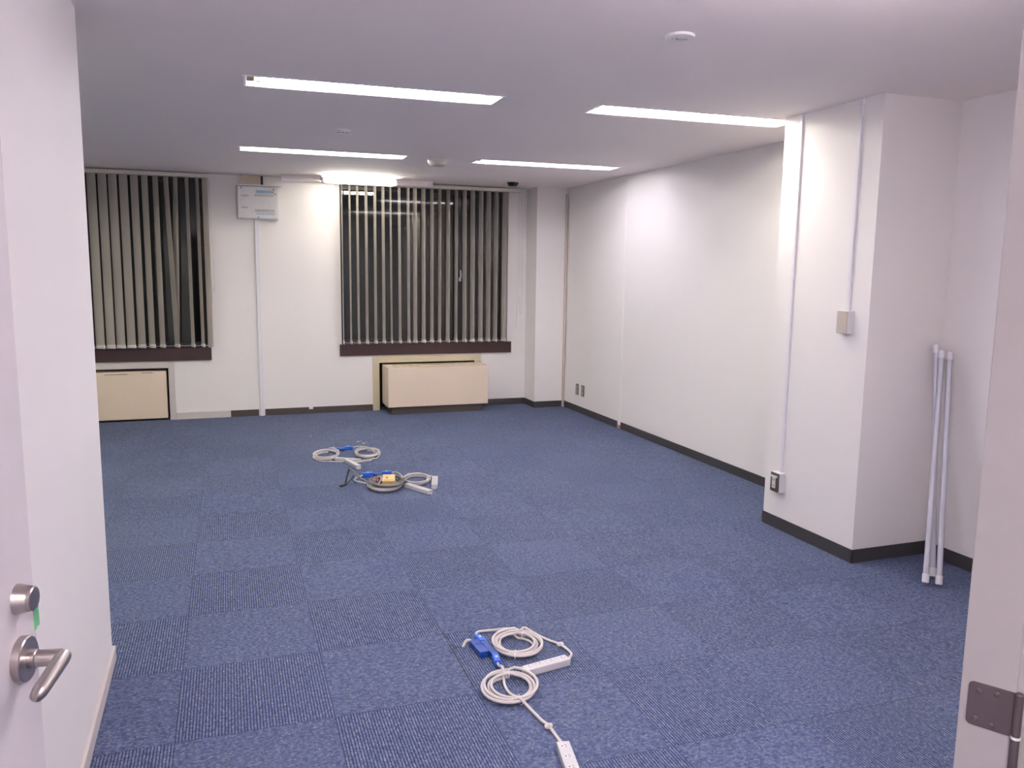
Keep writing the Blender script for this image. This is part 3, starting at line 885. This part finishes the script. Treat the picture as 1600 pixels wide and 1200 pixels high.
def strip_body(parent, a, b, z=.0, w=.042, h=.028, n=4, top_outlets=True, ear=True, rollz=0):
    """multi-outlet strip lying from a to b"""
    a = Vector((a[0], a[1], z)); b = Vector((b[0], b[1], z)); d = (b - a); L = d.length; d.normalize(); s = Vector((-d.y, d.x, 0))
    bm = bmesh.new(); frame_box(bm, a, (d, s, UZ), (0, -w / 2, 0), (L, w / 2, h), .004)
    if ear:
        frame_box(bm, a, (d, s, UZ), (L - .001, -w * .2, 0), (L + .012, w * .2, .006), .002)
        frame_box(bm, a, (d, s, UZ), (-.010, -w * .2, .004), (.001, w * .2, .022), .003)
    body = link('power_strip', bm, M_STRIP, parent)
    bm = bmesh.new()
    for k in range(n):
        c = L * (k + .5) / n
        for q in (-.005, .005):
            frame_box(bm, a, (d, s, UZ), (c + q - .0008, .000, h - .0006), (c + q + .0008, .008, h + .0006))
        bm_lathe(bm, [(.0024, -.0004), (.0024, .0006), (0, .0006)], a + d * c - s * .008 + UZ * h, UZ, 12)
    link('outlet_slots', bm, M_SLOT, body)
    bm = bmesh.new()
    for k in range(n):
        c = L * (k + .5) / n
        frame_box(bm, a, (d, s, UZ), (c - .014, -.015, h - .0010), (c + .014, .012, h + .0003), .0002)
    link('outlet_faces', bm, M_FACE, body)
    return body

def plug_block(parent, name, a, b, w, h, z, mat, tip=None, latch=True):
    a = Vector((a[0], a[1], z)); b = Vector((b[0], b[1], z)); d = b - a; L = d.length; d.normalize(); s = Vector((-d.y, d.x, 0))
    bm = bmesh.new()
    frame_box(bm, a, (d, s, UZ), (0, -w / 2, 0), (L, w / 2, h), .003)
    frame_box(bm, a, (d, s, UZ), (L * .12, -w / 2 - .002, h * .25), (L * .45, w / 2 + .002, h * .75), .001)
    o = link(name, bm, mat, parent)
    if latch:
        bm = bmesh.new(); frame_box(bm, a, (d, s, UZ), (L * .42, -w * .22, h - .0005), (L * .42 + .014, w * .22, h + .003), .001)
        tag(link('latch', bm, M_CORD, o), 'beige release latch')
    return o

def knot(bm, p):
    p = Vector(p)
    for k, (t, ph) in enumerate(((0, 0), (.9, 1.1))):
        pts = [p + Vector((math.cos(a) * .009 * math.cos(t), math.sin(a) * .009, .006 + math.cos(a + ph) * .006 * math.sin(t + .4))) for a in [2 * PI * q / 16 for q in range(17)]]
        bm_tube(bm, pts, CR, 8)

def Z(pts, z=.006): return [Vector((p[0], p[1], p[2] if len(p) > 2 else z)) for p in pts]

# ---- near set: back cord (coil behind, strip to its right)
e1 = thing('extension_cord', (1.08, 2.89, 0), 'coiled off white extension cord with four-way strip, the rear coil nearest the doorway', 'extension cord', 'coiled extension cords on the carpet')
cb = bmesh.new()
lead = smooth_path(Z([(.955, 3.006, .014), (.957, 3.04, .01), (.978, 3.063, .008), (1.028, 3.058, .008), (1.086, 3.030, .02)]), 6)
coil = coil_path(1.082, 2.893, .104, .116, 5.0, PI * .42, 3, -1, rot=-.25, spread=.38)
out = smooth_path([coil[-1]] + Z([(1.153, 2.992, .03), (1.192, 2.950, .012), (1.226, 2.895), (1.250, 2.845, .010), (1.264, 2.79), (1.257, 2.750, .010), (1.232, 2.716, .014)]), 6)
bm_tube(cb, lead + coil + out[1:], CR, 10)
knot(cb, (1.250, 2.846, .004))
link('cord', cb, M_CORD, e1)
strip_body(e1, (1.222, 2.708), (1.030, 2.672), n=4)
ring_tie(e1, (1.137, 2.964, .017), (.79, -.61, 0), .0142); ring_tie(e1, (1.044, 2.807, .017), (.91, -.41, 0), .0142)
plug_block(e1, 'plug', (.950, 3.010), (.958, 2.950), .024, .024, 0.002, M_BLUE)

e2 = thing('extension_cord', (.945, 2.58, 0), 'coiled off white extension cord with two-way strip cut by the bottom picture edge', 'extension cord', 'coiled extension cords on the carpet')
cb = bmesh.new()
lead = smooth_path(Z([(.958, 2.770, .014), (.953, 2.735, .02), (.952, 2.700, .034)]), 6)
coil = coil_path(.944, 2.580, .101, .118, 4.525, PI * .50, 8, 1, rot=-.25, spread=.36)
lead2 = smooth_path(Z([(.944, 2.662, .012), (.930, 2.60, .008), (.932, 2.545, .008), (.950, 2.508, .012)]), 6)
bm_tube(cb, lead2, CR, 10)
out = smooth_path([coil[-1]] + Z([(.938, 2.470, .030), (.960, 2.422, .012), (.973, 2.359), (.980, 2.317, .010), (.984, 2.26), (.982, 2.215, .010), (.977, 2.185, .016)]), 6)
bm_tube(cb, lead + coil, CR, 10)
bm_tube(cb, out[1:], CR, 10)
knot(cb, (.980, 2.312, .004))
link('cord', cb, M_CORD, e2)
strip_body(e2, (.977, 2.188), (.946, 2.03), n=3, w=.043, h=.03)
ring_tie(e2, (.970, 2.673, .017), (.96, -.29, 0), .0142); ring_tie(e2, (.944, 2.486, .017), (1, 0, 0), .0142)
plug_block(e2, 'plug', (.968, 2.828), (.958, 2.765), .024, .024, 0.002, M_BLUE)

tp = thing('three_way_tap', (.94, 2.88, 0), 'dark blue three-way cable connector joining the two near cords', 'cable connector')
bm = bmesh.new()
dd = (Vector((.968, 2.828, 0)) - Vector((.958, 2.950, 0))).normalized(); ss = Vector((-dd.y, dd.x, 0))
frame_box(bm, Vector((.958, 2.950, .002)), (dd, ss, UZ), (0, -.013, 0), (.122, .013, .022), .002)
frame_box(bm, Vector((.958, 2.950, .002)), (dd, ss, UZ), (-.012, -.052, 0), (.098, -.016, .024), .003)
frame_box(bm, Vector((.958, 2.950, .002)), (dd, ss, UZ), (.05, -.020, .002), (.08, -.010, .020), .001)
link('tap_body', bm, M_BLUED, tp)
bm = bmesh.new(); frame_box(bm, Vector((.958, 2.950, .002)), (dd, ss, UZ), (-.014, -.054, .0), (.03, -.015, .0255), .003); link('end_housing', bm, M_BLUED, tp)
bm = bmesh.new(); bm_tube(bm, smooth_path(Z([(.920, 2.962, .014), (.914, 2.978, .016), (.900, 2.984, .016), (.886, 2.975, .006), (.878, 2.962, .0)]), 6), .0055, 10)
tag(link('supply_cable', bm, M_CORD, tp), 'short grey cable dipping into the carpet joint')
bm = bmesh.new(); z = .0012
for a, b in (((.835, 3.118), (.845, 2.965)), ((.845, 2.965), (.884, 2.972)), ((.835, 2.965), (.826, 2.66))):
    a = Vector((a[0], a[1], 0)); b = Vector((b[0], b[1], 0)); d = (b - a).normalized()
    frame_box(bm, a, (d, Vector((-d.y, d.x, 0)), UZ), (0, -.0018, 0), ((b - a).length, .0018, z))
tag(link('floor_slit', bm, M_SLOT, origin=(.84, 2.9, 0)), 'dark open joint of lifted carpet tile beside the blue connectors', 'carpet joint')

# ---- middle set (with grey cable tangle, junction box)
e3 = thing('extension_cord', (1.282, 5.52, 0), 'off white coiled cord on the right of the middle tangle with short strip standing by', 'extension cord', 'coiled extension cords on the carpet')
cb = bmesh.new()
coil = coil_path(1.285, 5.525, .100, .150, 4.25, PI * .9, 5, -1, rot=-.25)
lead = smooth_path(Z([(1.158, 5.765, .02), (1.195, 5.750, .02), (1.208, 5.66, .02), (1.198, 5.58, .02)]) + [coil[0]], 6)
out = smooth_path([coil[-1]] + Z([(1.345, 5.625, .03), (1.392, 5.595, .02), (1.418, 5.555, .02)]), 6)
bm_tube(cb, lead[:-1] + coil + out[1:], CR2, 8)
link('cord', cb, M_CORD, e3)
strip_body(e3, (1.425, 5.530), (1.362, 5.300), n=4, h=.030)
plug_block(e3, 'plug', (1.156, 5.760), (1.088, 5.760), .032, .030, 0.002, M_BLUE)
ring_tie(e3, (1.262, 5.645, .018), (1, .2, 0), .0142)
e4 = thing('extension_cord', (1.04, 5.43, 0), 'off white coiled cord under the grey tangle with strip pointing right', 'extension cord', 'coiled extension cords on the carpet')
cb = bmesh.new()
coil = coil_path(1.045, 5.43, .118, .150, 4.65, PI * .8, 11, 1, rot=-.25)
lead = smooth_path(Z([(.948, 5.752, .015), (.900, 5.715, .012), (.872, 5.64, .012), (.90, 5.55, .02)]) + [coil[0]], 6)
out = smooth_path([coil[-1]] + Z([(1.15, 5.44, .02), (1.185, 5.41, .016)]), 6)
bm_tube(cb, lead[:-1] + coil + out[1:], CR2, 8)
link('cord', cb, M_CORD, e4)
strip_body(e4, (1.190, 5.402), (1.302, 5.175), n=4, h=.028)
plug_block(e4, 'plug', (.948, 5.757), (1.022, 5.757), .032, .030, 0.002, M_BLUE)
tg = thing('cable_connector', (1.055, 5.76, 0), 'dark blue joint between the two middle cords', 'cable connector')
bm = bmesh.new(); bm_box(bm, (1.022, 5.742, .002), (1.088, 5.776, .024), .003); bm_box(bm, (1.03, 5.712, .002), (1.082, 5.742, .024), .003); link('connector_body', bm, M_BLUED, tg)
gc = thing('grey_cable_bundle', (1.05, 5.40, 0), 'tangled grey sheathed cable with black end rising from the floor', 'cable')
cb = bmesh.new()
base = smooth_path([(.826, 5.585, .112), (.845, 5.58, .100), (.875, 5.545, .075), (.905, 5.45, .058), (.96, 5.34, .052), (1.05, 5.27, .052), (1.14, 5.32, .054), (1.185, 5.44, .052)], 8)
cp = coil_path(1.06, 5.43, .118, .150, 3.2, 0.15, 21, 1, rot=-.2, z0=.016)
cp = [p + UZ * .018 for p in cp]
bm_tube(cb, base + cp[2:], .0066, 10)
link('cable', cb, M_GREYC, gc)
cb = bmesh.new()
bm_tube(cb, smooth_path([(.826, 5.585, .112), (.812, 5.575, .07), (.795, 5.56, .014)], 6), .006, 10)
bm_tube(cb, smooth_path([(.792, 5.555, .010), (.825, 5.590, .02), (.865, 5.640, .045)], 6), .0055, 10)
bm_tube(cb, [(.755, 5.535, .006), (.80, 5.56, .012)], .008, 10)
tag(link('cable_end', cb, M_BLACKC, gc), 'black taped cable end')
jb = thing('junction_box', (1.07, 5.50, .03), 'yellowed square junction box lying on the grey cable tangle', 'junction box')
bm = bmesh.new()
R1 = Matrix.Rotation(-.25, 3, 'Z') @ Matrix.Rotation(.28, 3, 'X')
bm_box(bm, (1.025, 5.36, .040), (1.110, 5.45, .078), .005, rot=R1); link('box_body', bm, M_YEL, jb)
bm = bmesh.new(); bm_box(bm, (1.033, 5.37, .078), (1.102, 5.44, .081), .001, rot=R1, pivot=(1.0675, 5.405, .059)); lid = link('lid', bm, M_YEL, jb)
bm = bmesh.new(); bm_box(bm, (1.048, 5.388, .0805), (1.064, 5.410, .0818), .0003, rot=R1, pivot=(1.0675, 5.405, .059)); link('stamp', bm, M_COPPER, lid)
for k, (mt, ph, rr_) in enumerate(((M_RED, 0, .028), (M_TIE, .5, .032), (M_RED, 1.2, .024), (M_TIE, 2.0, .036), (M_BLACKC, 2.6, .026))):
    r_ = random.Random(k); cb = bmesh.new()
    pts = [(1.03, 5.41, .055)]
    for q in range(7):
        a = ph + q * 1.15
        pts.append((.985 + rr_ * math.cos(a), 5.42 + rr_ * 1.3 * math.sin(a), .050 + .03 * math.sin(q * 1.3 + k)))
    bm_tube(cb, smooth_path(pts, 5), .0018, 6); link('wire', cb, mt, jb)

# ---- far set
e5 = thing('extension_cord', (.776, 6.49, 0), 'off white coiled cord, left coil of the farthest set, with long thin strip', 'extension cord', 'coiled extension cords on the carpet')
cb = bmesh.new()
coil = coil_path(.778, 6.488, .103, .165, 4.39, PI * .5, 15, 1, rot=-.2)
lead = smooth_path(Z([(.830, 6.685, .014), (.800, 6.675, .014)]) + [coil[0]], 5)
out = smooth_path([coil[-1]] + Z([(.668, 6.40, .02), (.712, 6.335), (.79, 6.285), (.887, 6.245), (.975, 6.205), (1.06, 6.21), (1.10, 6.25)]), 6)
bm_tube(cb, lead[:-1] + coil + out[1:], CR2, 8); knot(cb, (.785, 6.285, .002))
link('cord', cb, M_CORD, e5)
strip_body(e5, (.835, 6.350), (1.010, 6.235), n=4, w=.034, h=.022)
plug_block(e5, 'plug', (.829, 6.685), (.893, 6.685), .030, .026, 0.002, M_BLUE)
e6 = thing('extension_cord', (1.104, 6.46, 0), 'off white coiled cord, right coil of the farthest set, with short thick strip', 'extension cord', 'coiled extension cords on the carpet')
cb = bmesh.new()
coil = coil_path(1.104, 6.462, .103, .165, 4.35, PI * .5, 18, -1, rot=-.2)
lead = smooth_path(Z([(1.022, 6.690, .02), (1.068, 6.66, .03), (1.112, 6.56, .045), (1.14, 6.46, .045)]) + [coil[10] + UZ * .02], 6)
out = smooth_path([coil[-1]] + Z([(1.19, 6.37, .02), (1.15, 6.30), (1.10, 6.262, .010), (1.03, 6.25), (.96, 6.26), (.905, 6.25, .012)]), 6)
bm_tube(cb, lead, CR2, 8); bm_tube(cb, coil + out[1:], CR2, 8); knot(cb, (1.115, 6.275, .002))
link('cord', cb, M_CORD, e6)
strip_body(e6, (.905, 6.235), (.960, 6.005), n=3, w=.040, h=.03)
plug_block(e6, 'plug', (1.020, 6.690), (.956, 6.690), .030, .026, 0.002, M_BLUE)
tg = thing('cable_connector', (.925, 6.68, 0), 'dark blue joint between the two farthest cords', 'cable connector')
bm = bmesh.new(); bm_box(bm, (.893, 6.672, .002), (.956, 6.698, .024), .003); bm_box(bm, (.90, 6.646, .002), (.95, 6.672, .022), .003); link('connector_body', bm, M_BLUED, tg)

# ---- paper scraps
r_ = random.Random(2)
for k, (x, y) in enumerate([(1.11, 6.968), (1.135, 6.974), (1.142, 6.891), (1.150, 6.868), (1.275, 6.887), (1.367, 7.196), (1.28, 7.236), (.748, 7.329), (1.175, 6.93), (1.09, 6.94)]):
    bm = bmesh.new(); s = r_.uniform(.005, .011)
    vs = [bm.verts.new((x + math.cos(a) * s * r_.uniform(.6, 1.2), y + math.sin(a) * s * r_.uniform(.6, 1.6), .001 + r_.uniform(0, .005))) for a in [2 * PI * q / 6 for q in range(6)]]
    c = bm.verts.new((x, y, .004))
    for q in range(6): bm.faces.new((c, vs[q], vs[(q + 1) % 6]))
    bmesh.ops.solidify(bm, geom=list(bm.faces), thickness=.001)
    tag(link('paper_scrap', bm, M_PAPER, origin=(x, y, 0)), 'tiny white paper scrap on the carpet beyond the farthest cords', 'paper scrap', 'paper scraps on the carpet')
